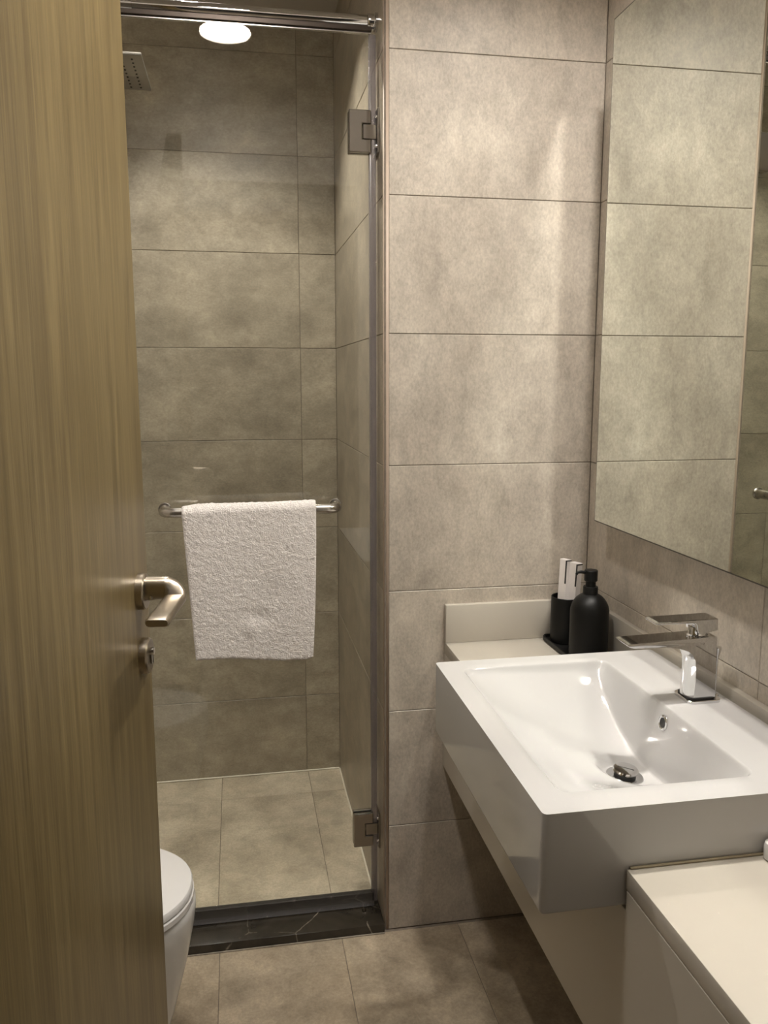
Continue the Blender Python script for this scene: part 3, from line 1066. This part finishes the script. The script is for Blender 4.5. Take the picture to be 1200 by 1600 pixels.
prof += [(R0 * math.cos(a), .106 + .042 * math.sin(a) / math.sin(1.17)) for a in [1.17 * k / 14 for k in range(1, 15)]]
prof.append((0, .1485))
add_lathe(bb, prof, n=48)
obj('bottle', bb, M['black'], bo, ang=40)
pm = bmesh.new()
add_lathe(pm, [(0, .146), (.0165, .146), (.0165, .163), (.0155, .1650), (.0112, .1655), (.0112, .177), (0, .177)], n=32)
obj('collar', pm, M['black'], bo, ang=30)
ph = bmesh.new()
add_lathe(ph, [(0, .177), (.0135, .177), (.0147, .1785), (.0147, .2005), (.0137, .2022), (0, .2026)], n=32)
obj('pump_head', ph, M['black'], bo, ang=30)
nzl = bmesh.new()
add_tube(nzl, [(-.008, 0, .1960), (-.024, 0, .1985), (-.032, 0, .1975), (-.035, 0, .193)], [.0042, .0036, .0032, .0028], 12)
obj('nozzle', nzl, M['black'], bo)

cu = empty('tumbler', (.7655, 1.8120, TT), 'black tumbler holding white cartons beside the soap bottle', 'cup')
cb = bmesh.new()
CR, CH = .0360, .111
add_lathe(cb, [(0, 0), (CR - .002, 0), (CR, .002), (CR, CH - .001), (CR - .001, CH), (CR - .003, CH - .001), (CR - .003, .006), (0, .006)], n=44)
obj('cup', cb, M['black'], cu, ang=35)


def white_box(x, y, rz, tilt, h, w, d, label):
    e = empty('boxed_toothbrush', (x, y, TT + .0075), label, 'box', 'white boxes in the tumbler')
    e.rotation_euler = (tilt[0], tilt[1], rz)
    obj('carton', box(-w / 2, w / 2, -d / 2, d / 2, 0, h, .0008, 1), M['white_card'], e)
    # black printed line: down the narrow left side and along the top edge of the front face
    pr_ = bmesh.new()
    add_box(pr_, -w / 2 - .0003, -w / 2 + .0001, -d / 2, -d / 2 + .0042, h * .70, h - .002)
    add_box(pr_, -w / 2 - .0003, w / 2, -d / 2 - .0003, -d / 2 + .0001, h - .0042, h - .0018)
    obj('printed_line', pr_, M['blackprint'], e, smooth=False)
    return e


white_box(.7540, 1.8120, math.radians(28), (math.radians(-1), math.radians(4), 0), .192, .016, .022, 'white carton with a black line, left one in the black tumbler')
white_box(.7735, 1.8030, math.radians(28), (math.radians(1), math.radians(3.2), 0), .186, .018, .024, 'white carton with a black line, right one in the black tumbler behind the pump')

# small white pot at the right edge of the frame
wp = bmesh.new()
add_lathe(wp, [(0, 0), (.0105, 0), (.0122, .0015), (.0124, .019), (.0112, .0228), (.0085, .0238), (0, .0240)], n=32)
pot = obj('small_pot', wp, M['toilet'], loc=(.6828, .9010, ZC + .0004), ang=40)
tag(pot, 'small white lidded pot on the worktop against the near side of the washbasin', 'pot')

# ------------------------------------------------------------------ toilet (nose of it shows past the wooden door)
TY = 1.508
wc = empty('toilet', (XL, TY, 0), 'white ceramic toilet with closed lid behind the wooden door', 'toilet')
XT = -.104


def dshape(nose, back, hw, z, n=28, p=2.15):
    pts = []
    L_ = nose - back
    straight = .45
    xc = back + L_ * straight
    for k in range(n + 1):
        a = -PI / 2 + PI * k / n
        c, s = math.cos(a), math.sin(a)
        pts.append((xc + (nose - xc) * abs(c) ** (2 / p), TY + hw * math.copysign(abs(s) ** (2 / p), s), z))
    pts.append((back, TY + hw * .96, z)); pts.append((back, TY - hw * .96, z))
    return pts


WL = (XL, TY, 0)
bk = XL + .001
bwl = bmesh.new()
add_loft(bwl, [dshape(-.205, bk, .105, .0005), dshape(-.185, bk, .115, .05), dshape(-.150, bk, .135, .16), dshape(-.122, bk, .158, .27), dshape(-.108, bk, .172, .34), dshape(-.1035, bk, .177, .372), dshape(-.1035, bk, .1775, .386), dshape(-.106, bk, .175, .3915)])
obj('bowl', L(bwl, WL), M['toilet'], wc, ang=50)
st = bmesh.new()
hb_ = XL + .13
add_loft(st, [dshape(-.1085, hb_, .170, .3935), dshape(-.1060, hb_, .173, .3955), dshape(-.1060, hb_, .173, .4055), dshape(-.1080, hb_, .171, .4075)])
obj('seat', L(st, WL), M['toilet'], wc, ang=40)
ld = bmesh.new()
add_loft(ld, [dshape(-.1100, hb_, .1695, .4090), dshape(-.1080, hb_, .1715, .411), dshape(-.1080, hb_, .1715, .421), dshape(-.1105, hb_, .169, .4245), dshape(-.1220, hb_ + .004, .158, .4268), dshape(-.16, hb_ + .01, .12, .4278)])
obj('lid', L(ld, WL), M['toilet'], wc, ang=40)
hg = bmesh.new()
add_tube(hg, [(XL + .115, TY - .10, .408), (XL + .115, TY + .10, .408)], .012, 14)
obj('lid_hinge', L(hg, WL), M['toilet'], wc)
